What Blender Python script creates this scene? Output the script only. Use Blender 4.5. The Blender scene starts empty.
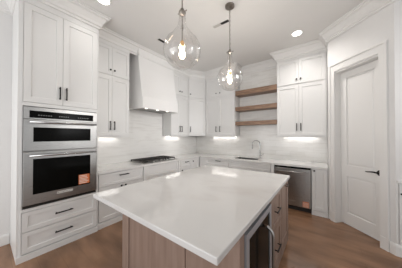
import bpy, bmesh, math, random
from mathutils import Vector, Matrix
random.seed(7)
S = bpy.context.scene
COL = S.collection

# ------------------------------------------------------------------ camera, world, lights, exposure
cam_d = bpy.data.cameras.new('camera')
cam_d.sensor_width = 36.0
cam_d.lens = 164.6 / 402 * 36
cam_d.clip_start = 0.05
cam = bpy.data.objects.new('camera', cam_d)
COL.objects.link(cam)
cam.location = (3.506, -4.386, 1.489)
cam.rotation_euler = (math.radians(90.59), 0, math.radians(36.924))
S.camera = cam

S.view_settings.view_transform = 'Standard'
S.view_settings.look = 'None'
S.view_settings.gamma = 1.0
S.view_settings.exposure = 0.55
try:
    S.view_settings.use_curve_mapping = False
except Exception:
    pass

world = bpy.data.worlds.new('world')
S.world = world
world.use_nodes = True
bgn = world.node_tree.nodes['Background']
bgn.inputs[0].default_value = (0.955, 0.98, 1.0, 1)
bgn.inputs[1].default_value = 0.54

def area(name, loc, target, sx, sy, power, color=(1, 1, 1), spread=180):
    l = bpy.data.lights.new(name, 'AREA')
    l.shape = 'RECTANGLE'; l.size = sx; l.size_y = sy
    l.energy = power; l.color = color; l.spread = math.radians(spread)
    o = bpy.data.objects.new(name, l); COL.objects.link(o)
    o.location = loc
    o.rotation_euler = (Vector(target) - Vector(loc)).to_track_quat('-Z', 'Y').to_euler()
    return o

# added fill lights out of view, brightening the hood side and the ceiling
area('fill_light', (6.15, -1.95, 2.2), (0.3, -1.5, 1.95), 1.2, 1.3, 6.8, (1.0, 1.0, 1.0), 50)
area('fill_light', (1.6, -7.0, 1.2), (2.9, -2.0, 2.9), 3.6, 2.0, 44, (1.0, 1.0, 1.0))

# ------------------------------------------------------------------ materials
def mat(name, color, rough=0.5, metal=0.0, spec=0.5, coat=0.0):
    m = bpy.data.materials.new(name); m.use_nodes = True
    b = m.node_tree.nodes['Principled BSDF']
    b.inputs['Base Color'].default_value = (*color, 1)
    b.inputs['Roughness'].default_value = rough
    b.inputs['Metallic'].default_value = metal
    b.inputs['Specular IOR Level'].default_value = spec
    b.inputs['Coat Weight'].default_value = coat
    return m

def noise_mix(m, c1, c2, scale=(1, 1, 1), nscale=3.0, detail=4, p0=.35, p1=.7, rot=(0, 0, 0), dist=0.0):
    """object-space noise blended between two colours, plugged into the base colour"""
    nt = m.node_tree; b = nt.nodes['Principled BSDF']
    tc = nt.nodes.new('ShaderNodeTexCoord'); mp = nt.nodes.new('ShaderNodeMapping')
    mp.inputs['Scale'].default_value = scale; mp.inputs['Rotation'].default_value = rot
    nz = nt.nodes.new('ShaderNodeTexNoise'); nz.inputs['Scale'].default_value = nscale
    nz.inputs['Detail'].default_value = detail; nz.inputs['Distortion'].default_value = dist
    cr = nt.nodes.new('ShaderNodeValToRGB')
    cr.color_ramp.elements[0].position = p0; cr.color_ramp.elements[0].color = (*c1, 1)
    cr.color_ramp.elements[1].position = p1; cr.color_ramp.elements[1].color = (*c2, 1)
    nt.links.new(tc.outputs['Object'], mp.inputs['Vector'])
    nt.links.new(mp.outputs[0], nz.inputs['Vector'])
    nt.links.new(nz.outputs[0], cr.inputs[0])
    nt.links.new(cr.outputs[0], b.inputs['Base Color'])
    return tc, mp, nz, cr

M = {}
M['paint'] = mat('white_cabinet_paint', (.80, .79, .77), .32, spec=.35)
noise_mix(M['paint'], (.77, .765, .755), (.79, .785, .775), nscale=2)
M['wall'] = mat('white_wall_paint', (.78, .765, .745), .6)
noise_mix(M['wall'], (.77, .76, .75), (.79, .78, .77), nscale=5)
M['ceil'] = mat('ceiling_paint', (.80, .78, .755), .8, spec=.2)
noise_mix(M['ceil'], (.78, .77, .755), (.79, .78, .765), nscale=4)
M['trim'] = mat('trim_paint', (.80, .79, .775), .3, spec=.4)
M['black'] = mat('matte_black_metal', (.012, .011, .011), .35, .4)
M['gap'] = mat('dark_recess', (.02, .018, .016), .8)
M['glass_black'] = mat('black_oven_glass', (.004, .004, .0035), .14, spec=.05)
M['steel'] = mat('brushed_stainless_steel', (.41, .40, .39), .28, 1.0)
M['steel_dark'] = mat('dark_stainless_steel', (.30, .29, .28), .30, 1.0)
M['chrome'] = mat('polished_chrome', (.55, .55, .55), .15, 1.0)
M['nickel'] = mat('aged_nickel', (.30, .27, .24), .3, 1.0)
M['iron'] = mat('cast_iron', (.025, .022, .02), .5, .3)
M['label_orange'] = mat('orange_label_paper', (.72, .20, .07), .6)
M['label_white'] = mat('white_label_paper', (.8, .74, .66), .6)
M['plate'] = mat('badge_plate', (.66, .65, .62), .4, .2)
M['display'] = mat('display_print', (.16, .16, .16), .4)
M['satin'] = mat('steel_reflection_tint', (.52, .55, .60), .38, .65)  # steel frame with a bluish reflection painted into its base colour
M['hood'] = mat('smooth_hood_plaster', (.85, .84, .83), .45)
M['toe'] = mat('dark_toe_kick', (.03, .025, .022), .6)

# brushed look
def brushed(m, axis):
    nt = m.node_tree; b = nt.nodes['Principled BSDF']
    tc = nt.nodes.new('ShaderNodeTexCoord'); mp = nt.nodes.new('ShaderNodeMapping')
    mp.inputs['Scale'].default_value = axis
    nz = nt.nodes.new('ShaderNodeTexNoise'); nz.inputs['Scale'].default_value = 8; nz.inputs['Detail'].default_value = 3
    mr = nt.nodes.new('ShaderNodeMapRange'); mr.inputs['To Min'].default_value = .2; mr.inputs['To Max'].default_value = .42
    nt.links.new(tc.outputs['Object'], mp.inputs[0]); nt.links.new(mp.outputs[0], nz.inputs['Vector'])
    nt.links.new(nz.outputs[0], mr.inputs[0]); nt.links.new(mr.outputs[0], b.inputs['Roughness'])
brushed(M['steel'], (1, 1, 60)); brushed(M['steel_dark'], (1, 1, 60))

# quartz worktop
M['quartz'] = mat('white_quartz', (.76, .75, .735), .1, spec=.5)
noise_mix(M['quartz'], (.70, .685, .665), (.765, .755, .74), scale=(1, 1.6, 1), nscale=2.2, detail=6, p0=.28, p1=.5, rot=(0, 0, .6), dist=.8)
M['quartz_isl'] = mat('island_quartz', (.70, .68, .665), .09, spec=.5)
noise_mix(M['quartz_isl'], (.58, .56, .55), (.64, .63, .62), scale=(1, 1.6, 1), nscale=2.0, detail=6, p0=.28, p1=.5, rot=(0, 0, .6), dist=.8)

# island: greyish brown stained wood
M['island'] = mat('taupe_stained_wood', (.24, .17, .13), .45)
noise_mix(M['island'], (.25, .170, .133), (.32, .228, .185), scale=(9, 9, .8), nscale=2.5, detail=5)
# shelves: walnut
M['walnut'] = mat('walnut_shelf_wood', (.26, .14, .085), .45)
noise_mix(M['walnut'], (.14, .08, .05), (.38, .235, .15), scale=(1.2, 14, 14), nscale=3, detail=5, p0=.3, p1=.7)

# floor: satin brown planks
M['floor'] = mat('brown_wood_floor', (.2, .12, .08), .2, spec=.5)
def floor_nodes(m):
    nt = m.node_tree; b = nt.nodes['Principled BSDF']
    tc, mp, nz, cr = noise_mix(m, (.155, .080, .042), (.36, .20, .115), scale=(.9, 3.2, 1), nscale=1.6, detail=6, p0=.3, p1=.72)
    br = nt.nodes.new('ShaderNodeTexBrick')
    br.inputs['Scale'].default_value = 1.0
    br.inputs['Brick Width'].default_value = 1.7; br.inputs['Row Height'].default_value = .19
    br.inputs['Mortar Size'].default_value = .0022
    br.inputs['Color1'].default_value = (1, 1, 1, 1); br.inputs['Color2'].default_value = (.93, .93, .93, 1)
    br.inputs['Mortar'].default_value = (.8, .79, .78, 1)
    nt.links.new(tc.outputs['Object'], br.inputs['Vector'])
    mx = nt.nodes.new('ShaderNodeMix'); mx.data_type = 'RGBA'; mx.blend_type = 'MULTIPLY'
    mx.inputs[0].default_value = 1
    nt.links.new(cr.outputs[0], mx.inputs[6]); nt.links.new(br.outputs[0], mx.inputs[7])
    nt.links.new(mx.outputs[2], b.inputs['Base Color'])
floor_nodes(M['floor'])

# backsplash tile: glossy white with soft horizontal veining
def tile_mat(name, rot):
    m = mat(name, (.8, .79, .77), .14, spec=.5)
    nt = m.node_tree; b = nt.nodes['Principled BSDF']
    tc, mp, nz, cr = noise_mix(m, (.74, .725, .70), (.83, .82, .80), scale=(1.2, 1.2, 8), nscale=2.0, detail=4, p0=.28, p1=.5, dist=.3)
    mp2 = nt.nodes.new('ShaderNodeMapping'); mp2.inputs['Rotation'].default_value = rot
    br = nt.nodes.new('ShaderNodeTexBrick')
    br.inputs['Brick Width'].default_value = .305; br.inputs['Row Height'].default_value = .102
    br.inputs['Scale'].default_value = 1; br.inputs['Mortar Size'].default_value = .0016
    br.inputs['Color1'].default_value = (1, 1, 1, 1); br.inputs['Color2'].default_value = (.94, .935, .925, 1)
    br.inputs['Mortar'].default_value = (.86, .85, .84, 1)
    nt.links.new(tc.outputs['Object'], mp2.inputs[0]); nt.links.new(mp2.outputs[0], br.inputs['Vector'])
    mx = nt.nodes.new('ShaderNodeMix'); mx.data_type = 'RGBA'; mx.blend_type = 'MULTIPLY'; mx.inputs[0].default_value = 1
    nt.links.new(cr.outputs[0], mx.inputs[6]); nt.links.new(br.outputs[0], mx.inputs[7])
    nt.links.new(mx.outputs[2], b.inputs['Base Color'])
    return m
M['tile_back'] = tile_mat('glossy_tile_back', (math.pi / 2, 0, 0))
M['tile_left'] = tile_mat('glossy_tile_left', (math.pi / 2, 0, math.pi / 2))

def emit(name, color, strength):
    m = bpy.data.materials.new(name); m.use_nodes = True
    nt = m.node_tree; nt.nodes.clear()
    e = nt.nodes.new('ShaderNodeEmission'); o = nt.nodes.new('ShaderNodeOutputMaterial')
    e.inputs[0].default_value = (*color, 1); e.inputs[1].default_value = strength
    nt.links.new(e.outputs[0], o.inputs[0]); return m
M['can_glow'] = emit('recessed_lamp_glow', (1, .96, .9), 9)
M['hood_glow'] = emit('hood_lamp_glow', (1, .93, .82), 3)
M['strip_glow'] = emit('led_strip_glow', (1, .96, .92), 8)
M['bulb'] = emit('filament_bulb_glow', (1, .80, .55), 16)

def glass_mat():
    m = bpy.data.materials.new('clear_blown_glass'); m.use_nodes = True
    nt = m.node_tree; nt.nodes.clear()
    o = nt.nodes.new('ShaderNodeOutputMaterial'); t = nt.nodes.new('ShaderNodeBsdfTransparent')
    g = nt.nodes.new('ShaderNodeBsdfGlossy'); g.inputs['Roughness'].default_value = .04
    t.inputs[0].default_value = (.985, .975, .965, 1)
    lw = nt.nodes.new('ShaderNodeLayerWeight'); lw.inputs[0].default_value = .25
    mr = nt.nodes.new('ShaderNodeMapRange'); mr.inputs['To Min'].default_value = .05; mr.inputs['To Max'].default_value = 1.0
    nt.links.new(lw.outputs['Facing'], mr.inputs[0])
    mx = nt.nodes.new('ShaderNodeMixShader')
    nt.links.new(mr.outputs[0], mx.inputs[0]); nt.links.new(t.outputs[0], mx.inputs[1]); nt.links.new(g.outputs[0], mx.inputs[2])
    nt.links.new(mx.outputs[0], o.inputs[0]); return m
M['glass'] = glass_mat()

# ------------------------------------------------------------------ mesh helpers
class Fr:
    """local frame: u along the front, n outward, z up"""
    def __init__(s, o, u, n):
        s.o = Vector((o[0], o[1], 0)); s.u = Vector((u[0], u[1], 0)).normalized(); s.n = Vector((n[0], n[1], 0)).normalized()
    def p(s, u, n, z): return s.o + s.u * u + s.n * n + Vector((0, 0, z))

WORLD = Fr((0, 0), (1, 0), (0, 1))
LEFT = Fr((0, 0), (0, 1), (1, 0))        # fronts facing +x, u = y, n = x
BACK = Fr((0, 0), (1, 0), (0, -1))       # fronts facing -y, u = x, n = -y

class MB:
    def __init__(s): s.bm = bmesh.new()
    def poly8(s, pts):
        v = [s.bm.verts.new(p) for p in pts]
        for f in ((0, 1, 2, 3), (7, 6, 5, 4), (0, 4, 5, 1), (1, 5, 6, 2), (2, 6, 7, 3), (3, 7, 4, 0)):
            s.bm.faces.new([v[i] for i in f])
        return s
    def box(s, fr, u0, u1, n0, n1, z0, z1):
        P = fr.p
        return s.poly8([P(u0, n0, z0), P(u1, n0, z0), P(u1, n1, z0), P(u0, n1, z0),
                        P(u0, n0, z1), P(u1, n0, z1), P(u1, n1, z1), P(u0, n1, z1)])
    def prism(s, base, top):
        """two rings of the same length, joined and capped"""
        n = len(base)
        a = [s.bm.verts.new(p) for p in base]; b = [s.bm.verts.new(p) for p in top]
        s.bm.faces.new(a[::-1]); s.bm.faces.new(b)
        for i in range(n):
            s.bm.faces.new((a[i], a[(i + 1) % n], b[(i + 1) % n], b[i]))
        return s
    def shaker(s, fr, u0, u1, n0, z0, z1, t=.02, rail=.06, rec=.011, bev=.004):
        """framed door or drawer front with a recessed flat panel, back at n0"""
        P = fr.p; n1 = n0 + t; r = rail
        def ring(a, b, n): return [s.bm.verts.new(P(*q)) for q in ((u0 + a, n, z0 + b), (u1 - a, n, z0 + b), (u1 - a, n, z1 - b), (u0 + a, n, z1 - b))]
        R = [ring(0, 0, n0), ring(0, 0, n1), ring(r, r, n1), ring(r + bev, r + bev, n1 - rec)]
        for A, B in zip(R, R[1:]):
            for i in range(4): s.bm.faces.new((A[i], A[(i + 1) % 4], B[(i + 1) % 4], B[i]))
        s.bm.faces.new(R[0][::-1]); s.bm.faces.new(R[-1])
        return s
    def tube(s, pts, r, seg=10, cap=True):
        pts = [Vector(p) for p in pts]; rings = []
        rr = r if isinstance(r, (list, tuple)) else [r] * len(pts)
        ref = None
        for i, p in enumerate(pts):
            d = (pts[min(i + 1, len(pts) - 1)] - pts[max(i - 1, 0)]).normalized()
            if ref is None:
                ref = Vector((0, 0, 1)) if abs(d.z) < .9 else Vector((1, 0, 0))
            a = (ref - d * ref.dot(d)).normalized(); b = d.cross(a); ref = a
            rings.append([s.bm.verts.new(p + (a * math.cos(2 * math.pi * k / seg) + b * math.sin(2 * math.pi * k / seg)) * rr[i]) for k in range(seg)])
        for A, B in zip(rings, rings[1:]):
            for k in range(seg): s.bm.faces.new((A[k], A[(k + 1) % seg], B[(k + 1) % seg], B[k]))
        if cap: s.bm.faces.new(rings[0][::-1]); s.bm.faces.new(rings[-1])
        return s
    def lathe(s, c, prof, seg=24, axis=Vector((0, 0, 1)), closed=False):
        """prof: (radius, distance along axis)"""
        c = Vector(c); axis = Vector(axis).normalized()
        ref = Vector((1, 0, 0)) if abs(axis.x) < .9 else Vector((0, 1, 0))
        a = (ref - axis * ref.dot(axis)).normalized(); b = axis.cross(a); rings = []
        for r, h in prof:
            if r < 1e-6: rings.append([s.bm.verts.new(c + axis * h)])
            else: rings.append([s.bm.verts.new(c + axis * h + (a * math.cos(2 * math.pi * k / seg) + b * math.sin(2 * math.pi * k / seg)) * r) for k in range(seg)])
        for A, B in zip(rings, rings[1:]):
            for k in range(seg):
                k2 = (k + 1) % seg
                if len(A) == 1 and len(B) == 1: continue
                if len(A) == 1: s.bm.faces.new((A[0], B[k2], B[k]))
                elif len(B) == 1: s.bm.faces.new((A[k], A[k2], B[0]))
                else: s.bm.faces.new((A[k], A[k2], B[k2], B[k]))
        if not closed:
            if len(rings[0]) > 1: s.bm.faces.new(rings[0][::-1])
            if len(rings[-1]) > 1: s.bm.faces.new(rings[-1])
        return s
    def sweep(s, path, prof):
        """closed profile (out, z) swept along an open xy path, interior on the right of the path"""
        path = [Vector((p[0], p[1])) for p in path]; rings = []
        N = []
        for a, b in zip(path, path[1:]):
            d = (b - a).normalized(); N.append(Vector((d.y, -d.x)))
        for i, p in enumerate(path):
            if i == 0: m = N[0]
            elif i == len(path) - 1: m = N[-1]
            else: m = (N[i - 1] + N[i]) / (1 + N[i - 1].dot(N[i]))
            rings.append([s.bm.verts.new((p.x + m.x * o, p.y + m.y * o, z)) for o, z in prof])
        n = len(prof)
        for A, B in zip(rings, rings[1:]):
            for k in range(n): s.bm.faces.new((A[k], A[(k + 1) % n], B[(k + 1) % n], B[k]))
        s.bm.faces.new(rings[0][::-1]); s.bm.faces.new(rings[-1])
        return s
    def build(s, name, material, parent=None, smooth=False, bevel=0, label=None):
        bmesh.ops.recalc_face_normals(s.bm, faces=s.bm.faces)
        origin = Vector((0, 0, 0))
        if parent is not None:
            q = parent
            while q is not None: origin += q.location; q = q.parent
        else:
            xs = [v.co for v in s.bm.verts]
            lo = Vector((min(v.x for v in xs), min(v.y for v in xs), min(v.z for v in xs)))
            hi = Vector((max(v.x for v in xs), max(v.y for v in xs), max(v.z for v in xs)))
            origin = Vector(((lo.x + hi.x) / 2, (lo.y + hi.y) / 2, lo.z))
        for v in s.bm.verts: v.co -= origin
        me = bpy.data.meshes.new(name); s.bm.to_mesh(me); s.bm.free()
        me.materials.append(material)
        if smooth:
            for p in me.polygons: p.use_smooth = True
        o = bpy.data.objects.new(name, me); COL.objects.link(o)
        if parent is not None: o.parent = parent
        else: o.location = origin
        if bevel:
            md = o.modifiers.new('bevel', 'BEVEL'); md.width = bevel; md.segments = 2; md.limit_method = 'ANGLE'
        if label: o['label'] = label
        return o

def tag(o, label, cat, group=None):
    o['label'] = label; o['category'] = cat
    if group: o['group'] = group
    return o
def thing(name, loc, label, cat, group=None):
    o = bpy.data.objects.new(name, None); o.empty_display_size = .1; COL.objects.link(o); o.location = loc
    return tag(o, label, cat, group)
def struct(o, label=None):
    o['kind'] = 'structure'
    if label: o['label'] = label
    return o
def copy_tree(o, parent=None):
    c = o.copy(); COL.objects.link(c); c.parent = parent
    for ch in list(o.children): copy_tree(ch, c)
    return c

def pull(fr, u, n, z, L, parent, vertical=False, name='handle', m=None, off=.032, r=.0085):
    """bar pull on two posts, centre at (u, z) on face n"""
    b = MB(); P = fr.p; h = L / 2
    if vertical:
        b.tube([P(u, n + off, z - h), P(u, n + off, z + h)], r, 8)
        for q in (-h * .82, h * .82): b.tube([P(u, n, z + q), P(u, n + off, z + q)], r * .9, 8)
    else:
        b.tube([P(u - h, n + off, z), P(u + h, n + off, z)], r, 8)
        for q in (-h * .82, h * .82): b.tube([P(u + q, n, z), P(u + q, n + off, z)], r * .9, 8)
    return b.build(name, m or M['black'], parent)
def knob(fr, u, n, z, parent, name='knob', r=.016):
    b = MB().lathe(fr.p(u, n, z), [(r * .45, 0), (r * .45, .014), (r, .018), (r * 1.02, .026), (r * .8, .031), (0, .032)], 14, fr.n)
    return b.build(name, M['black'], parent, smooth=True)

H = 3.37            # ceiling height
k = math.sqrt(.5)
DIAG = Fr((3.555, -.62), (k, -k), (-k, -k))     # pantry wall, n toward the kitchen

# ------------------------------------------------------------------ room shell
struct(MB().box(WORLD, -.15, 6.2, -6.2, .15, -.08, 0).build('floor', M['floor']), 'brown wood floor with a satin sheen')
struct(MB().box(WORLD, -.15, 6.2, -6.2, .15, H, H + .1).build('ceiling', M['ceil']), 'flat off-white ceiling')
struct(MB().box(WORLD, -.15, 0, -6.2, 0, 0, H).build('wall_left', M['wall']))
struct(MB().box(WORLD, -.15, 3.70, 0, .15, 0, H).build('wall_back', M['wall']))
b = MB()
b.box(DIAG, 0, .14, -.13, 0, 0, H); b.box(DIAG, .775, .93, -.13, 0, 0, H); b.box(DIAG, .14, .775, -.13, 0, 2.60, H)
struct(b.build('wall_pantry', M['wall']), 'angled white wall around the pantry door')
# short return between the back wall and the pantry wall
struct(MB().box(WORLD, 3.562, 3.70, -.62, -.001, 0, H).build('wall_return', M['wall']))
CX, CY = DIAG.p(.93, 0, 0).x, DIAG.p(.93, 0, 0).y
b = MB(); b.box(WORLD, CX + .001, 6.2, CY, CY + .13, .905, H); b.box(WORLD, CX + .001, 4.232, CY, CY + .13, 0, .905); b.box(WORLD, 5.204, 6.2, CY, CY + .13, 0, .905)
struct(b.build('wall_right', M['wall']))

# crown moulding: one run round the cabinets and walls
crown = [(0, H - .195), (.012, H - .195), (.016, H - .165), (.032, H - .155), (.040, H - .118), (.080, H - .052), (.106, H - .040), (.110, H - .022), (.128, H - .014), (.128, H - .0005), (0, H - .0005)]
path = [(.001, -6.15), (.001, -4.14), (.652, -4.14), (.652, -3.285), (.342, -3.285), (.342, -2.602), (.342, -.76), (.622, -.342), (1.585, -.342), (1.585, -.014), (2.632, -.014), (2.632, -.342), (3.552, -.342), (3.552, -.625)]
p1 = DIAG.p(.0, .001, 0); p2 = DIAG.p(.93, .001, 0)
path += [(p2.x, p2.y - .001), (6.15, p2.y - .001)]
struct(MB().sweep(path, crown).build('trim_1', M['trim']), 'white stepped crown moulding under the ceiling')

base = [(0, .0), (.016, .0), (.016, .115), (.010, .135), (.004, .142), (0, .142)]
struct(MB().sweep([(.001, -6.15), (.001, -4.145)], base).build('baseboard_left', M['trim']))
q = DIAG.p(.872, .001, 0)
struct(MB().sweep([(q.x, q.y), (p2.x, p2.y), (4.262, CY - .001)], base).build('baseboard_right', M['trim']))

# pantry door
door = thing('door_1', DIAG.p(.4575, -.10, 0), 'white two-panel pantry door in the angled wall', 'door')
del door['category']; struct(door)
def two_panel(fr, u0, u1, n0, n1, z0, z1, panels):
    b = MB(); P = fr.p
    us = sorted({u0, u1, *[a for q in panels for a in q[:2]]}); zs = sorted({z0, z1, *[a for q in panels for a in q[2:]]})
    def is_panel(a, c): return any(abs(a - q[0]) < 1e-6 and abs(c - q[2]) < 1e-6 for q in panels)
    b.box(fr, u0, u1, n0, n1 - .016, z0, z1)
    for i in range(len(us) - 1):
        for j in range(len(zs) - 1):
            if not is_panel(us[i], zs[j]):
                b.box(fr, us[i], us[i + 1], n1 - .016, n1, zs[j], zs[j + 1])
    for (a, c, d, e) in panels:     # raised centre field with a sloped edge
        g = .014; f = .034
        b.prism([P(a + g, n1 - .016, d + g), P(c - g, n1 - .016, d + g), P(c - g, n1 - .016, e - g), P(a + g, n1 - .016, e - g)],
                [P(a + f, n1 - .005, d + f), P(c - f, n1 - .005, d + f), P(c - f, n1 - .005, e - f), P(a + f, n1 - .005, e - f)])
    return b
two_panel(DIAG, .146, .769, -.14, -.10, .015, 2.565, [(.245, .645, .21, .82), (.245, .645, 1.0, 2.46)]).build('door_panel', M['trim'], door)
b = MB()
b.box(DIAG, .1405, .145, -.128, 0, 0, 2.5995); b.box(DIAG, .770, .7745, -.128, 0, 0, 2.5995); b.box(DIAG, .145, .770, -.128, 0, 2.57, 2.5995)
b.build('door_frame', M['trim'], door)
b = MB()
for (a, c) in ((.052, .14), (.775, .868)):
    b.box(DIAG, a, c, .0015, .018, 0, 2.73); b.box(DIAG, a, c, .018, .024, .0, .16)
    e = (a, a + .02) if a < .4 else (c - .02, c)
    b.box(DIAG, e[0], e[1], .018, .030, .16, 2.73)
b.box(DIAG, .14, .775, .0015, .018, 2.60, 2.73); b.box(DIAG, .045, .875, .018, .032, 2.705, 2.735)
b.build('casing', M['trim'], door)
P = DIAG.p
hd = MB().lathe(P(.705, -.10, .965), [(.042, 0), (.042, .006), (.034, .011), (.013, .014), (.012, .045), (0, .046)], 20, DIAG.n)
hd.tube([P(.705, -.058, .965), P(.66, -.054, .972), (P(.62, -.052, .968)), (P(.575, -.052, .960)), P(.555, -.052, .962)], [.012, .011, .009, .008, .007], 8)
hd.build('door_handle', M['black'], door, smooth=True, label='black lever handle with round rosette')

# ------------------------------------------------------------------ oven tower
Y0, Y1 = -4.10, -3.287
t = thing('oven_tower_cabinet', (.33, (Y0 + Y1) / 2, 0), 'tall white cabinet built around the double wall oven, two doors above and two drawers below', 'cabinet')
b = MB()
b.box(LEFT, -4.14, -4.112, .002, .64, 0, H - .003)            # exposed end panel
b.box(LEFT, -4.112, Y1, .002, .63, 0, .612)                    # lower carcass
b.box(LEFT, -4.112, -4.098, .002, .648, .612, 1.85); b.box(LEFT, -3.312, Y1, .002, .648, .612, 1.85)
b.box(LEFT, -4.098, -3.312, .002, .03, .612, 1.85)
b.box(LEFT, -4.112, Y1, .002, .63, 1.85, H - .003)
b.box(LEFT, -4.14, Y1, .63, .65, 3.10, H - .003)
b.box(LEFT, -4.112, -4.10, .63, .65, 0, .612); b.box(LEFT, -3.30, Y1, .63, .65, 0, .612)
b.box(LEFT, -4.112, -4.10, .63, .65, 1.85, 3.10); b.box(LEFT, -3.30, Y1, .63, .65, 1.85, 3.10)
b.box(LEFT, -4.10, -3.30, .63, .65, 1.85, 1.895); b.box(LEFT, -4.10, -3.30, .63, .65, .575, .612)
b.build('body', M['paint'], t)
MB().box(LEFT, -4.14, Y1, .651, .664, 0, .075).build('base_trim', M['paint'], t)
for a, c, hy in ((-4.097, -3.729, -3.76), (-3.725, -3.303, -3.69)):
    d = MB().shaker(LEFT, a, c, .631, 1.90, 3.095, rail=.065).build('door', M['paint'], t)
    pull(LEFT, hy, .651, 2.055, .17, d, vertical=True)
for z0, z1, hz in ((.338, .57, .468), (.085, .330, .222)):
    d = MB().shaker(LEFT, -4.097, -3.303, .631, z0, z1, rail=.05).build('drawer', M['paint'], t)
    pull(LEFT, -3.705, .651, hz, .19, d)

# double wall oven
t = thing('double_wall_oven', (.35, -3.705, .615), 'stainless steel double wall oven with black glass windows and orange sticker', 'oven')
b = MB()
b.box(LEFT, -4.09, -3.32, .04, .64, .62, 1.84)
b.build('body', M['steel_dark'], t)
b = MB()
b.box(LEFT, -4.095, -3.315, .651, .672, 1.695, 1.838)
cp = b.build('control_panel', M['steel'], t)
MB().box(LEFT, -4.045, -3.365, .6722, .6745, 1.708, 1.795).build('display', M['glass_black'], cp)
for ys, nm in (((-3.97, -3.947, -3.924, -3.901, -3.878, -3.855), 'keypad'), ((-3.77, -3.747, -3.724, -3.701, -3.678), 'clock_digits'), ((-3.56, -3.537, -3.514, -3.491, -3.468, -3.445), 'keypad')):
    b = MB()
    for y in ys: b.box(LEFT, y, y + .014, .6746, .6752, 1.738, 1.748)
    b.build(nm, M['display'], cp)
def oven_door(z0, z1, wz0, wz1, hz, nm):
    d = MB().box(LEFT, -4.095, -3.315, .651, .682, z0, z1).build(nm, M['steel'], t, bevel=.004)
    MB().box(LEFT, -4.012, -3.403, .6822, .6840, wz0, wz1).build('window', M['glass_black'], d)
    b = MB().tube([LEFT.p(-4.05, .742, hz), LEFT.p(-3.345, .742, hz)], .0135, 12)
    for y in (-4.02, -3.375): b.tube([LEFT.p(y, .682, hz), LEFT.p(y, .742, hz)], .011, 10)
    b.build('handle', M['chrome'], d, smooth=True)
    return d
oven_door(1.305, 1.688, 1.415, 1.592, 1.655, 'upper_door')
d2 = oven_door(.655, 1.293, .775, 1.205, 1.250, 'lower_door')
bd = MB().box(LEFT, -3.785, -3.615, .6822, .6850, .722, .752).build('badge', M['plate'], d2)
b = MB()
for i, (a, w) in enumerate(((-3.775, .010), (-3.760, .004), (-3.751, .009), (-3.737, .009), (-3.722, .010), (-3.707, .009), (-3.693, .010), (-3.678, .009), (-3.664, .004), (-3.655, .010), (-3.640, .006))):
    b.box(LEFT, a, a + w * .7, .6851, .6856, .733, .741)
b.build('badge_lettering', M['display'], bd)
st = MB().box(LEFT, -3.548, -3.412, .6841, .6848, .790, .925).build('label_sticker', M['label_orange'], d2, label='orange label sticker with pale print')
b = MB()
for z in (.800, .822, .842, .862, .884, .905): b.box(LEFT, -3.540, -3.425 - .01 * (int(z * 1000) % 3), .6849, .6853, z, z + .009)
b.build('sticker_print', M['label_white'], st)
MB().box(LEFT, -4.090, -3.320, .641, .660, .618, .650).build('vent_strip', M['gap'], t)

# ------------------------------------------------------------------ base cabinets on the left wall
def body_base(fr, u0, u1, d, parent, ztop=.872):
    b = MB(); b.box(fr, u0, u1, .002, d, 0, ztop)
    return b.build('body', M['paint'], parent)

t = thing('base_cabinet', (.3, -2.86, 0), 'white base cabinet between the oven tower and the cooktop cabinet, drawer over two doors', 'cabinet')
body_base(LEFT, -3.283, -2.455, .61, t)
MB().box(LEFT, -3.283, -2.455, .611, .640, 0, .085).build('base_trim', M['paint'], t)
d = MB().shaker(LEFT, -3.262, -2.475, .611, .655, .862, rail=.045).build('drawer', M['paint'], t)
pull(LEFT, -2.858, .631, .806, .17, d)
for a, c, ky in ((-3.262, -2.870, -2.905), (-2.866, -2.475, -2.83)):
    d = MB().shaker(LEFT, a, c, .611, .10, .647).build('door', M['paint'], t)
    knob(LEFT, ky, .631, .615, d)

t = thing('cooktop_cabinet', (.3, -1.94, 0), 'white base cabinet under the gas cooktop with raised corner posts', 'cabinet')
body_base(LEFT, -2.450, -1.425, .61, t)
for a, c in ((-2.450, -2.385), (-1.490, -1.425)):
    MB().box(LEFT, a, c, .611, .642, 0, .871).build('corner_post', M['paint'], t)
MB().box(LEFT, -2.383, -1.492, .611, .630, 0, .085).build('base_trim', M['paint'], t)
MB().shaker(LEFT, -2.380, -1.495, .611, .635, .862, rail=.045).build('drawer_front', M['paint'], t)
for a, c, ky in ((-2.380, -1.940, -1.975), (-1.936, -1.495, -1.90)):
    d = MB().shaker(LEFT, a, c, .611, .10, .628).build('door', M['paint'], t)
    knob(LEFT, ky, .631, .585, d)

t = thing('base_cabinet', (.3, -.9, 0), 'white corner base cabinet right of the cooktop with small drawer and corner door', 'cabinet')
b = MB(); b.box(LEFT, -1.42, -.002, .002, .61, 0, .872); b.build('body', M['paint'], t)
d = MB().shaker(LEFT, -1.405, -1.015, .611, .70, .862, rail=.035).build('drawer', M['paint'], t)
pull(LEFT, -1.185, .631, .812, .12, d)
d = MB().shaker(LEFT, -1.405, -1.015, .611, .10, .692).build('door', M['paint'], t)
knob(LEFT, -1.36, .631, .62, d)
d = MB().shaker(LEFT, -1.01, -.66, .611, .10, .862, rail=.05).build('door', M['paint'], t)
knob(LEFT, -.93, .631, .80, d)
MB().box(LEFT, -1.42, -.66, .611, .630, 0, .085).build('base_trim', M['paint'], t)

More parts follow.
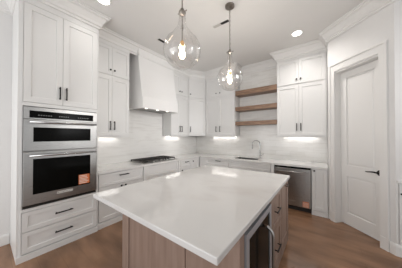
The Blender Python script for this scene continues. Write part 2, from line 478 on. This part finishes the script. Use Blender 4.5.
# ------------------------------------------------------------------ base cabinets on the back wall
t = thing('base_cabinet', (1.1, -.3, 0), 'white base cabinet on the back wall left of the sink, drawer with black pull', 'cabinet')
body_base(BACK, .615, 1.555, .61, t)
d = MB().shaker(BACK, .85, 1.548, .611, .70, .862, rail=.04).build('drawer', M['paint'], t)
pull(BACK, 1.26, .631, .825, .15, d)
for a, c, kx in ((.85, 1.197, 1.165), (1.201, 1.548, 1.235)):
    d = MB().shaker(BACK, a, c, .611, .10, .692).build('door', M['paint'], t)
    knob(BACK, kx, .631, .62, d)
MB().box(BACK, .66, .846, .611, .628, .09, .862).build('filler_panel', M['paint'], t)
MB().box(BACK, .66, 1.555, .611, .630, 0, .085).build('base_trim', M['paint'], t)

t = thing('sink_cabinet', (2.06, -.3, 0), 'white base cabinet under the sink with plain front panel', 'cabinet')
b = MB()
b.box(BACK, 1.56, 2.64, .002, .61, 0, .66); b.box(BACK, 1.56, 2.64, .585, .61, .66, .872)
b.box(BACK, 1.56, 1.585, .002, .585, .66, .872); b.box(BACK, 2.61, 2.64, .002, .585, .66, .872); b.build('body', M['paint'], t)
MB().shaker(BACK, 1.567, 2.560, .611, .70, .862, rail=.04).build('front_panel', M['paint'], t)
for a, c, kx in ((1.567, 2.061, 2.03), (2.065, 2.560, 2.10)):
    d = MB().shaker(BACK, a, c, .611, .10, .692).build('door', M['paint'], t)
    knob(BACK, kx, .631, .62, d)
MB().box(BACK, 2.572, 2.64, .611, .640, 0, .871).build('corner_post', M['paint'], t)
MB().box(BACK, 1.56, 2.57, .611, .630, 0, .085).build('base_trim', M['paint'], t)

t = thing('dishwasher', (2.97, -.33, 0), 'stainless steel dishwasher under the worktop with bar handle and orange sticker', 'dishwasher')
MB().box(BACK, 2.650, 3.292, .01, .60, .10, .868).build('body', M['steel_dark'], t)
MB().box(BACK, 2.650, 3.292, .01, .575, .0, .098).build('toe_panel', M['toe'], t)
MB().box(BACK, 2.655, 3.287, .601, .640, .835, .868).build('control_strip', M['glass_black'], t)
d = MB().box(BACK, 2.655, 3.287, .601, .650, .100, .833).build('door', M['steel'], t, bevel=.004)
b = MB().tube([BACK.p(2.685, .705, .775), BACK.p(3.257, .705, .775)], .013, 12)
for x in (2.71, 3.232): b.tube([BACK.p(x, .650, .775), BACK.p(x, .705, .775)], .011, 10)
b.build('handle', M['steel'], d, smooth=True)
st = MB().box(BACK, 3.155, 3.262, .6503, .6510, .112, .218).build('label_sticker', M['label_orange'], d, label='orange label sticker with pale print')
b = MB()
for z in (.122, .140, .158, .176, .194): b.box(BACK, 3.162, 3.255, .6511, .6515, z, z + .008)
b.build('sticker_print', M['label_white'], st)
b = MB()
for i in range(9): b.box(BACK, 2.93 + i * .012, 2.938 + i * .012, .6503, .6508, .190, .202)
b.build('badge_lettering', M['plate'], d)

t = thing('narrow_base_cabinet', (3.42, -.3, 0), 'narrow white base cabinet between the dishwasher and the pantry wall', 'cabinet')
body_base(BACK, 3.300, 3.552, .61, t)
d = MB().shaker(BACK, 3.306, 3.538, .611, .10, .862, rail=.05).build('door', M['paint'], t)
knob(BACK, 3.345, .631, .832, d)
MB().box(BACK, 3.300, 3.552, .611, .630, 0, .085).build('base_trim', M['paint'], t)

# ------------------------------------------------------------------ worktop (L shape with a sink cut-out)
SX0, SX1, SY0, SY1 = 1.64, 2.22, -.52, -.16
b = MB(); z0, z1 = .8735, .914
e = .652
def slab(x0, x1, y0, y1): b.box(WORLD, x0, x1, y0, y1, z0, z1)
slab(.003, e, -3.284, -e); slab(.003, SX0, -e, -.003); slab(SX1, 3.553, -e, -.003)
slab(SX0, SX1, -e, SY0); slab(SX0, SX1, SY1, -.003)
tag(b.build('worktop', M['quartz']), 'white quartz L-shaped worktop along the left and back walls', 'worktop')

t = thing('sink', ((SX0 + SX1) / 2, (SY0 + SY1) / 2, .69), 'undermount stainless steel sink set in the back worktop', 'sink')
b = MB(); w = .008; g = .002
b.box(WORLD, SX0 + g, SX1 - g, SY0 + g, SY1 - g, .69, .70)
for q in ((SX0 + g, SX0 + g + w, SY0 + g, SY1 - g), (SX1 - g - w, SX1 - g, SY0 + g, SY1 - g), (SX0 + g + w, SX1 - g - w, SY0 + g, SY0 + g + w), (SX0 + g + w, SX1 - g - w, SY1 - g - w, SY1 - g)):
    b.box(WORLD, *q, .70, .905)
b.build('basin', M['steel_dark'], t)
MB().lathe(((SX0 + SX1) / 2, (SY0 + SY1) / 2, .701), [(.045, 0), (.045, .003), (.03, .004), (0, .002)], 20).build('drain', M['chrome'], t)

fx, fy = 2.175, -.09
t = thing('faucet', (fx, fy, .915), 'chrome gooseneck kitchen faucet behind the sink', 'faucet')
MB().lathe((fx, fy, .915), [(.027, 0), (.027, .006), (.019, .012), (.018, .10), (.015, .115), (0, .116)], 20).build('base', M['chrome'], t, smooth=True)
dx, dy = -.86, -.5
pts = [(fx, fy, 1.02), (fx, fy, 1.12), (fx, fy, 1.26)]
R = .095
for a in range(0, 181, 15):
    A = math.radians(a); o = R * (1 - math.cos(A)); pts.append((fx + dx * o, fy + dy * o, 1.27 + R * math.sin(A)))
pts.append((fx + dx * 2 * R, fy + dy * 2 * R, 1.24))
MB().tube(pts, .0125, 12).build('spout', M['chrome'], t, smooth=True)
MB().tube([(fx + dx * 2 * R, fy + dy * 2 * R, 1.255), (fx + dx * 2 * R, fy + dy * 2 * R, 1.165), (fx + dx * 2 * R, fy + dy * 2 * R, 1.15)], [.016, .018, .014], 12).build('spray_head', M['chrome'], t, smooth=True)
MB().tube([(fx + .01, fy, .985), (fx + .045, fy, .995), (fx + .095, fy - .01, 1.03)], [.012, .009, .006], 10).build('lever', M['chrome'], t, smooth=True)

# ------------------------------------------------------------------ gas cooktop
ky0, ky1 = -2.42, -1.49
t = thing('gas_cooktop', (.33, -1.95, .915), 'gas cooktop with black iron grates and steel knobs on the left worktop', 'cooktop')
MB().box(LEFT, ky0, ky1, .07, .60, .915, .926).build('tray', M['steel'], t, bevel=.003)
for i, (a, c) in enumerate(((ky0 + .012, ky0 + .31), (ky0 + .318, ky0 + .612), (ky0 + .62, ky1 - .012))):
    b = MB(); n0, n1 = .085, (.525 if i != 1 else .47)
    zt, w = .966, .018
    b.box(LEFT, a, c, n0, n0 + w, zt - .018, zt); b.box(LEFT, a, c, n1 - w, n1, zt - .018, zt)
    b.box(LEFT, a, a + w, n0 + w, n1 - w, zt - .018, zt); b.box(LEFT, c - w, c, n0 + w, n1 - w, zt - .018, zt)
    m = (a + c) / 2; mm = (n0 + n1) / 2
    for y in (a + (c - a) * .27, m, a + (c - a) * .73): b.box(LEFT, y - .006, y + .006, n0 + w, n1 - w, zt - .016, zt + .001)
    b.box(LEFT, a + w, c - w, mm - .006, mm + .006, zt - .014, zt + .002)
    for y in (a, c - w):
        for n in (n0, n1 - w): b.box(LEFT, y + .001, y + w - .001, n + .001, n + w - .001, .9265, zt - .018)
    b.build('grate', M['iron'], t)
    for n in ((.19, .42) if i != 1 else (.29,)):
        MB().lathe(LEFT.p(m, n, .9265), [(.05, 0), (.05, .006), (.036, .008), (.036, .012), (.03, .0125), (0, .0125)], 18).build('burner', M['iron'], t, smooth=False)
for y in (-2.16, -2.06, -1.95, -1.80, -1.70):
    MB().lathe(LEFT.p(y, .562, .9262), [(.021, 0), (.021, .004), (.017, .008), (.016, .026), (.012, .030), (0, .030)], 16).build('control_knob', M['chrome'], t, smooth=True)

# ------------------------------------------------------------------ backsplashes
b = MB(); b.box(WORLD, .003, .012, -3.283, -.013, .915, 1.455)
b.box(WORLD, .003, .012, -2.60, -1.47, 1.455, 2.30)
tag(b.build('backsplash', M['tile_left']), 'glossy veined white tile backsplash on the left wall behind the cooktop', 'backsplash')
b = MB(); b.box(WORLD, .003, 3.552, -.012, -.003, .915, 1.455)
b.box(WORLD, 1.586, 2.634, -.012, -.003, 1.455, H - .02)
tag(b.build('backsplash', M['tile_back']), 'glossy veined white tile backsplash on the back wall, running up behind the wooden shelves', 'backsplash')

# ------------------------------------------------------------------ wall cabinets
ZB, ZT = 1.463, H - .003
DZ = 2.575   # top of the tall doors
def wall_cab(fr, u0, u1, dep, doors, t, filler=None):
    """doors: list of (u0, u1, handle_u)"""
    b = MB(); b.box(fr, u0, u1, .014, dep, ZB + .02, ZT)
    b.box(fr, u0, u1, dep, dep + .020, 3.14, ZT)
    b.build('body', M['paint'], t)
    MB().box(fr, u0, u1, dep - .02, dep + .004, ZB, ZB + .019).build('light_rail', M['paint'], t)
    for a, c, hu in doors:
        d = MB().shaker(fr, a, c, dep + .001, ZB + .025, DZ, rail=.058).build('door', M['paint'], t)
        pull(fr, hu, dep + .021, 1.675, .16, d, vertical=True)
        d = MB().shaker(fr, a, c, dep + .001, DZ + .035, 3.135, rail=.058).build('door', M['paint'], t)
        knob(fr, hu, dep + .021, DZ + .125, d)
    if filler:
        MB().box(fr, filler[0], filler[1], dep + .001, dep + .020, ZB + .02, 3.14).build('filler_panel', M['paint'], t)

t = thing('wall_cabinet', (.17, -2.94, ZB), 'white wall cabinet between the oven tower and the range hood', 'cabinet')
wall_cab(LEFT, -3.283, -2.605, .34, [(-3.262, -2.945, -2.978), (-2.941, -2.610, -2.905)], t)
t = thing('wall_cabinet', (.17, -1.1, ZB), 'white wall cabinet just right of the range hood, paired black pulls', 'cabinet')
wall_cab(LEFT, -1.455, -.768, .32, [(-1.452, -1.115, -1.15), (-1.111, -.772, -1.075)], t)
t = thing('wall_cabinet', (1.1, -.17, ZB), 'white wall cabinet on the back wall left of the wooden shelves', 'cabinet')
wall_cab(BACK, .632, 1.583, .32, [(.645, 1.080, 1.020), (1.084, 1.578, 1.145)], t)
t = thing('wall_cabinet', (3.1, -.17, ZB), 'white wall cabinet on the back wall right of the wooden shelves', 'cabinet')
wall_cab(BACK, 2.637, 3.550, .32, [(2.641, 3.066, 3.030), (3.070, 3.525, 3.106)], t)

# diagonal corner wall cabinet
t = thing('corner_wall_cabinet', (.25, -.25, ZB), 'white angled corner wall cabinet with one tall door and single pull', 'cabinet')
A = Vector((.322, -.762)); B = Vector((.626, -.324)); u = (B - A).normalized(); n = Vector((u.y, -u.x))
CF = Fr(A, u, n); L = (B - A).length
ring = [(.014, -.014), (.014, -.766), (.321, -.766), (.624, -.325), (.630, -.014)]
b = MB().prism([Vector((x, y, ZB + .02)) for x, y in ring], [Vector((x, y, ZT)) for x, y in ring])
b.build('body', M['paint'], t)
for z0_, z1_ in ((ZB + .025, DZ), (DZ + .035, 3.135)):
    d = MB().shaker(CF, .012, L - .012, .003, z0_, z1_, rail=.058).build('door', M['paint'], t)
    if z0_ < 2: pull(CF, .055, .023, 1.675, .16, d, vertical=True)
    else: knob(CF, .055, .023, DZ + .125, d)
MB().box(CF, .01, L - .01, .003, .018, 3.14, ZT).build('top_rail', M['paint'], t)

# ------------------------------------------------------------------ range hood
hy0, hy1 = -2.445, -1.462
t = thing('range_hood', (.3, -1.95, 2.04), 'tall white tapered range hood rising to the ceiling over the cooktop', 'range hood')
P = LEFT.p
rows = [(.565, 2.29), (.53, 2.45), (.49, 2.68), (.45, 2.92), (.425, 3.15), (.42, ZT)]
ring = [(.014, 2.29)] + rows + [(.014, ZT)]
b = MB().prism([P(hy0, n_, z_) for n_, z_ in ring], [P(hy1, n_, z_) for n_, z_ in ring])
b.build('chimney', M['hood'], t)
b = MB()
b.box(LEFT, hy0 - .004, hy1, .565, .585, 2.055, 2.29); b.box(LEFT, hy0 - .004, hy0 + .016, .013, .565, 2.055, 2.289); b.box(LEFT, hy1 - .02, hy1, .013, .565, 2.055, 2.289)
b.build('lower_band', M['hood'], t)
MB().box(LEFT, hy0 + .017, hy1 - .021, .013, .563, 2.085, 2.12).build('filter', M['steel_dark'], t)
for y in (-2.25, -1.95, -1.66):
    MB().lathe(P(y, .42, 2.0845), [(.03, 0), (.03, -.008), (0, -.009)], 16).build('hood_lamp', M['hood_glow'], t)
b = MB().sweep([(.422, hy0), (.422, hy1)], [(0, H - .22), (.02, H - .22), (.035, H - .19), (.035, H - .175), (0, H - .175)])
b.build('top_moulding', M['hood'], t)

# ------------------------------------------------------------------ floating shelves
for zt, th, w in ((2.685, .125, 'topmost'), (2.252, .105, 'middle'), (1.862, .098, 'lowest')):
    o = MB().box(BACK, 1.588, 2.632, .014, .30, zt - th, zt).build('floating_shelf', M['walnut'], bevel=.004)
    tag(o, {'topmost': 'topmost thick walnut floating shelf, just below the crown moulding', 'middle': 'middle of the three walnut floating shelves', 'lowest': 'lowest walnut floating shelf, nearest the sink faucet'}[w], 'shelf', 'walnut floating shelves')

# ------------------------------------------------------------------ under cabinet lights
def strip(fr, u0, u1, n, label, power):
    t = thing('under_cabinet_light', fr.p((u0 + u1) / 2, n, ZB + .003), label, 'light', 'under-cabinet light bars')
    MB().box(fr, u0, u1, n - .02, n + .02, ZB + .010, ZB + .0195).build('housing', M['trim'], t)
    MB().box(fr, u0 + .01, u1 - .01, n - .013, n + .013, ZB + .006, ZB + .0098).build('diffuser', M['strip_glow'], t)
strip(LEFT, -3.2, -2.66, .075, 'slim light bar under the wall cabinet beside the oven tower', 3)
strip(LEFT, -1.40, -.82, .075, 'slim light bar under the wall cabinet right of the range hood', 3)
strip(BACK, .70, 1.52, .075, 'slim light bar under the back wall cabinet left of the shelves', 3)
strip(BACK, 2.72, 3.40, .075, 'slim light bar under the back wall cabinet right of the shelves', 3)

# ------------------------------------------------------------------ island
IX0, IX1, IY0, IY1 = 1.658, 3.10, -3.718, -1.70
bx0, bx1, by0, by1 = 1.70, 3.06, -3.42, -1.735
t = thing('kitchen_island', (2.38, -2.6, 0), 'taupe-stained wooden kitchen island body with drawers, standing on the brown floor', 'island')
b = MB(); ISL = Fr((0, 0), (0, 1), (1, 0)); NEAR = Fr((0, 0), (1, 0), (0, -1)); n0 = -by0 - .02
b.box(WORLD, bx0, 2.44, by0 + .02, by1, 0, .872)
b.box(WORLD, 2.44, bx1, -2.695, by1, 0, .872); b.box(WORLD, 2.44, bx1, by0 + .02, -3.345, 0, .872)
b.build('body', M['island'], t)
for a, c in ((1.665, 1.795), (3.0, 3.08)): MB().box(NEAR, a, c, n0, n0 + .02, 0, .871).build('corner_post', M['island'], t)
MB().box(NEAR, 1.799, 2.612, n0, n0 + .012, 0, .871).build('end_panel', M['island'], t)
MB().box(NEAR, 2.622, 2.997, n0, n0 + .012, 0, .871).build('end_panel', M['island'], t)
MB().box(ISL, -3.40, -3.345, bx1, bx1 + .02, 0, .871).build('side_stile', M['island'], t)
MB().box(ISL, -2.694, -2.664, bx1, bx1 + .02, 0.0, .871).build('side_stile', M['island'], t)
for z0_, z1_, hz in ((.50, .862, .69), (.10, .492, .29)):
    d = MB().shaker(ISL, -2.655, -2.225, bx1, z0_, z1_, rail=.055).build('drawer', M['island'], t)
    pull(ISL, -2.465, bx1 + .02, hz, .16, d, r=.007, off=.034)
d = MB().shaker(ISL, -2.195, -1.775, bx1, .10, .862, rail=.06).build('door', M['island'], t)
pull(ISL, -1.93, bx1 + .02, .828, .12, d, r=.006)
MB().box(ISL, -2.219, -2.201, bx1, bx1 + .018, .0, .871).build('side_stile', M['island'], t)
MB().box(ISL, -1.769, by1, bx1, bx1 + .02, 0, .871).build('side_stile', M['island'], t)
MB().box(ISL, -2.66, -1.771, bx1 + .001, bx1 + .018, 0, .09).build('base_trim', M['island'], t)

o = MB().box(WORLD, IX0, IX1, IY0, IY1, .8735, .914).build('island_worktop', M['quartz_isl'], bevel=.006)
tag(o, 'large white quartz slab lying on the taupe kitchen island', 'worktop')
# round the near corner a little
# beverage fridge
t = thing('beverage_fridge', (2.78, -3.02, 0), 'stainless framed beverage fridge with dark glass door in the island side', 'fridge')
MB().box(ISL, -3.338, -2.702, 2.46, 3.055, .005, .866).build('body', M['gap'], t)  # dark colour stands in for shade in the gap under the worktop
d = MB()
f0, f1, g0, g1 = -3.335, -2.705, .10, .832; w = .05
d.box(ISL, f0, f0 + w, 3.058, 3.092, g0, g1); d.box(ISL, f1 - w, f1, 3.058, 3.092, g0, g1)
d.box(ISL, f0 + w, f1 - w, 3.058, 3.092, g0, g0 + w); d.box(ISL, f0 + w, f1 - w, 3.058, 3.092, g1 - w, g1)
d = d.build('door', M['satin'], t)
MB().box(ISL, f0 + w, f1 - w, 3.062, 3.084, g0 + w, g1 - w).build('glass', M['glass_black'], d)
hp = []
for a in range(0, 91, 15):
    A = math.radians(a); hp.append(ISL.p(-2.90, 3.092 + .062 * math.sin(A), .63 + .075 * math.cos(A)))
hp += [ISL.p(-2.90, 3.154, .45), ISL.p(-2.90, 3.154, .28)]
for a in range(0, 91, 15):
    A = math.radians(a); hp.append(ISL.p(-2.90, 3.092 + .062 * math.cos(A), .28 - .075 * math.sin(A)))
MB().tube(hp, .012, 12).build('handle', M['steel'], d, smooth=True, label='arched tubular steel handle')
MB().box(ISL, -3.335, -2.705, 3.0551, 3.075, .005, .094).build('toe_grille', M['gap'], t)

# ------------------------------------------------------------------ pendants
def pendant(x, y, label, power):
    t = thing('pendant_light', (x, y, H - .001), label, 'pendant light', 'clear glass pendants above the island')
    zh = 2.69
    MB().lathe((x, y, H - .0015), [(.066, 0), (.066, -.022), (.05, -.03), (.012, -.034), (.012, -.05), (0, -.051)], 28).build('canopy', M['nickel'], t, smooth=False)
    # chain of links down to the hub, cord threaded through
    b = MB(); zc = H - .045; i = 0
    while zc > zh + .05:
        pts = []
        for a in range(0, 361, 45):
            A = math.radians(a); e_ = .0085 * math.cos(A)
            pts.append((x + (e_ if i % 2 else 0), y + (0 if i % 2 else e_), zc - .019 + .021 * math.sin(A)))
        b.tube(pts, .0022, 5); zc -= .033; i += 1
    b.tube([(x + .003, y, H - .05), (x + .003, y, zh + .03)], .0028, 6)
    b.build('chain', M['nickel'], t)
    b = MB().lathe((x, y, zh), [(.008, .045), (.018, .035), (.012, .02), (.034, .008), (.036, -.004), (.030, -.02), (.012, -.028), (0, -.03)], 20)
    for s in (-1, 1): b.tube([(x + s * .03, y + s * .004, zh + .002), (x + s * .05, y + s * .006, zh + .006), (x + s * .054, y + s * .006, zh + .010)], [.004, .006, .003], 8)
    b.build('hub', M['nickel'], t, smooth=True)
    # tear-drop glass
    prof = [(.031, -.012), (.032, -.045), (.034, -.085), (.040, -.120), (.052, -.150), (.075, -.180)]
    for q in range(9):
        A = math.radians(52 - q * 142 / 8); prof.append((.181 * math.cos(A), -.372 + .181 * math.sin(A)))
    prof[-1] = (0, -.553)
    MB().lathe((x, y, zh), prof, 40, closed=True).build('glass_shade', M['glass'], t, smooth=True, label='clear blown tear-drop glass')
    MB().tube([(x, y, zh - .028), (x, y, zh - .285)], .0055, 8).build('stem', M['nickel'], t)
    MB().lathe((x, y, zh - .285), [(.011, .01), (.019, 0), (.019, -.045), (.014, -.05), (0, -.051)], 18).build('socket', mat_brass, t, smooth=False)
    MB().lathe((x, y, zh - .337), [(.011, 0), (.015, -.02), (.026, -.05), (.030, -.075), (.024, -.10), (.012, -.113), (0, -.116)], 18).build('bulb', M['bulb'], t, smooth=True)
    pl = bpy.data.lights.new('pendant_bulb_light', 'POINT'); pl.energy = power; pl.color = (1, .93, .84); pl.shadow_soft_size = .035
    lo = bpy.data.objects.new('pendant_bulb_light', pl); COL.objects.link(lo); lo.parent = t; lo.location = (0, 0, zh - .40 - t.location.z)
    return t
mat_brass = mat('brushed_brass', (.55, .36, .18), .3, 1.0)
pendant(2.40, -3.22, 'nearer and larger-looking clear glass pendant above the near end of the island', 20)
pendant(2.42, -2.25, 'farther clear glass pendant, its round canopy visible on the ceiling', 42)

# ------------------------------------------------------------------ ceiling fixtures
def can(x, y, label, power):
    t = thing('recessed_ceiling_light', (x, y, H - .001), label, 'ceiling light', 'recessed ceiling lights')
    b = MB().lathe((x, y, H - .0012), [(.095, 0), (.095, -.004), (.078, -.009), (.074, -.004), (.074, 0)], 32)
    b.build('trim_ring', M['trim'], t)
    MB().lathe((x, y, H - .0008), [(.073, 0), (.073, -.0045), (0, -.005)], 32).build('lens', M['can_glow'], t)
    pl = bpy.data.lights.new('can_lamp', 'SPOT'); pl.energy = power; pl.color = (1, .96, .92); pl.spot_size = math.radians(150); pl.spot_blend = 1; pl.shadow_soft_size = .07
    lo = bpy.data.objects.new('can_lamp', pl); COL.objects.link(lo); lo.parent = t; lo.location = (0, 0, -.02)
can(3.11, -.93, 'round recessed ceiling light in front of the pantry door', 40)
can(1.07, -3.39, 'round recessed ceiling light next to the oven tower', 8)

def vent(name, fr, u0, u1, n0, n1, label, dark=(0, 1)):
    t = thing(name, fr.p((u0 + u1) / 2, (n0 + n1) / 2, H - .001), label, 'vent')
    z = H - .0015
    b = MB()
    b.box(fr, u0, u1, n0, n0 + .008, z - .008, z); b.box(fr, u0, u1, n1 - .008, n1, z - .008, z)
    b.box(fr, u0, u0 + .008, n0 + .008, n1 - .008, z - .008, z); b.box(fr, u1 - .008, u1, n0 + .008, n1 - .008, z - .008, z)
    b.build('frame', M['trim'], t)
    um = u0 + (u1 - u0) * dark[0]; ue = u0 + (u1 - u0) * dark[1]
    MB().box(fr, max(u0 + .009, um), min(u1 - .009, ue), n0 + .009, n1 - .009, z - .002, z).build('opening', M['gap'], t)
    if dark[0] > 0:
        MB().box(fr, u0 + .009, um - .002, n0 + .009, n1 - .009, z - .006, z).build('pale_half', M['ceil_grey'], t)  # plain grey plate filling the paler half of the vent
    b = MB(); w = (n1 - n0 - .018) / 4
    for i in range(1, 4): b.box(fr, max(u0 + .009, um), min(u1 - .009, ue), n0 + .009 + i * w - .002, n0 + .009 + i * w + .002, z - .006, z - .0025)
    b.build('louvre', M['iron'], t)
M['ceil_grey'] = mat('vent_pale_grey', (.52, .50, .48), .6)
vent('ceiling_vent', WORLD, 1.97, 2.28, -2.03, -1.95, 'slim two-tone ceiling vent behind the farther pendant chain', (.5, 1))
vent('ceiling_vent', LEFT, -2.355, -2.175, .895, .985, 'small dark slot vent in the ceiling left of the nearer pendant', (0, 1))

# ------------------------------------------------------------------ low built-in at the far right edge
t = thing('low_cabinet', (4.7, CY + .2, 0), 'low white built-in cabinet with black pull at the right edge, past the pantry door', 'cabinet')
b = MB(); b.box(WORLD, 4.236, 5.2, CY + .002, CY + .014, 0, .902); b.box(WORLD, 4.33, 5.2, CY + .014, CY + .40, 0, .902)
b.build('body', M['paint'], t)
RW = Fr((0, CY), (1, 0), (0, -1))
MB().box(RW, 4.222, 5.2, .001, .028, .905, .932).build('top', M['trim'], t)
d = MB().shaker(RW, 4.240, 4.70, 0, .66, .895, t=.012, rail=.03).build('drawer', M['paint'], t)
pull(RW, 4.31, .013, .775, .14, d, r=.008)
MB().shaker(RW, 4.240, 4.70, 0, .155, .652, t=.012, rail=.05).build('door', M['paint'], t)
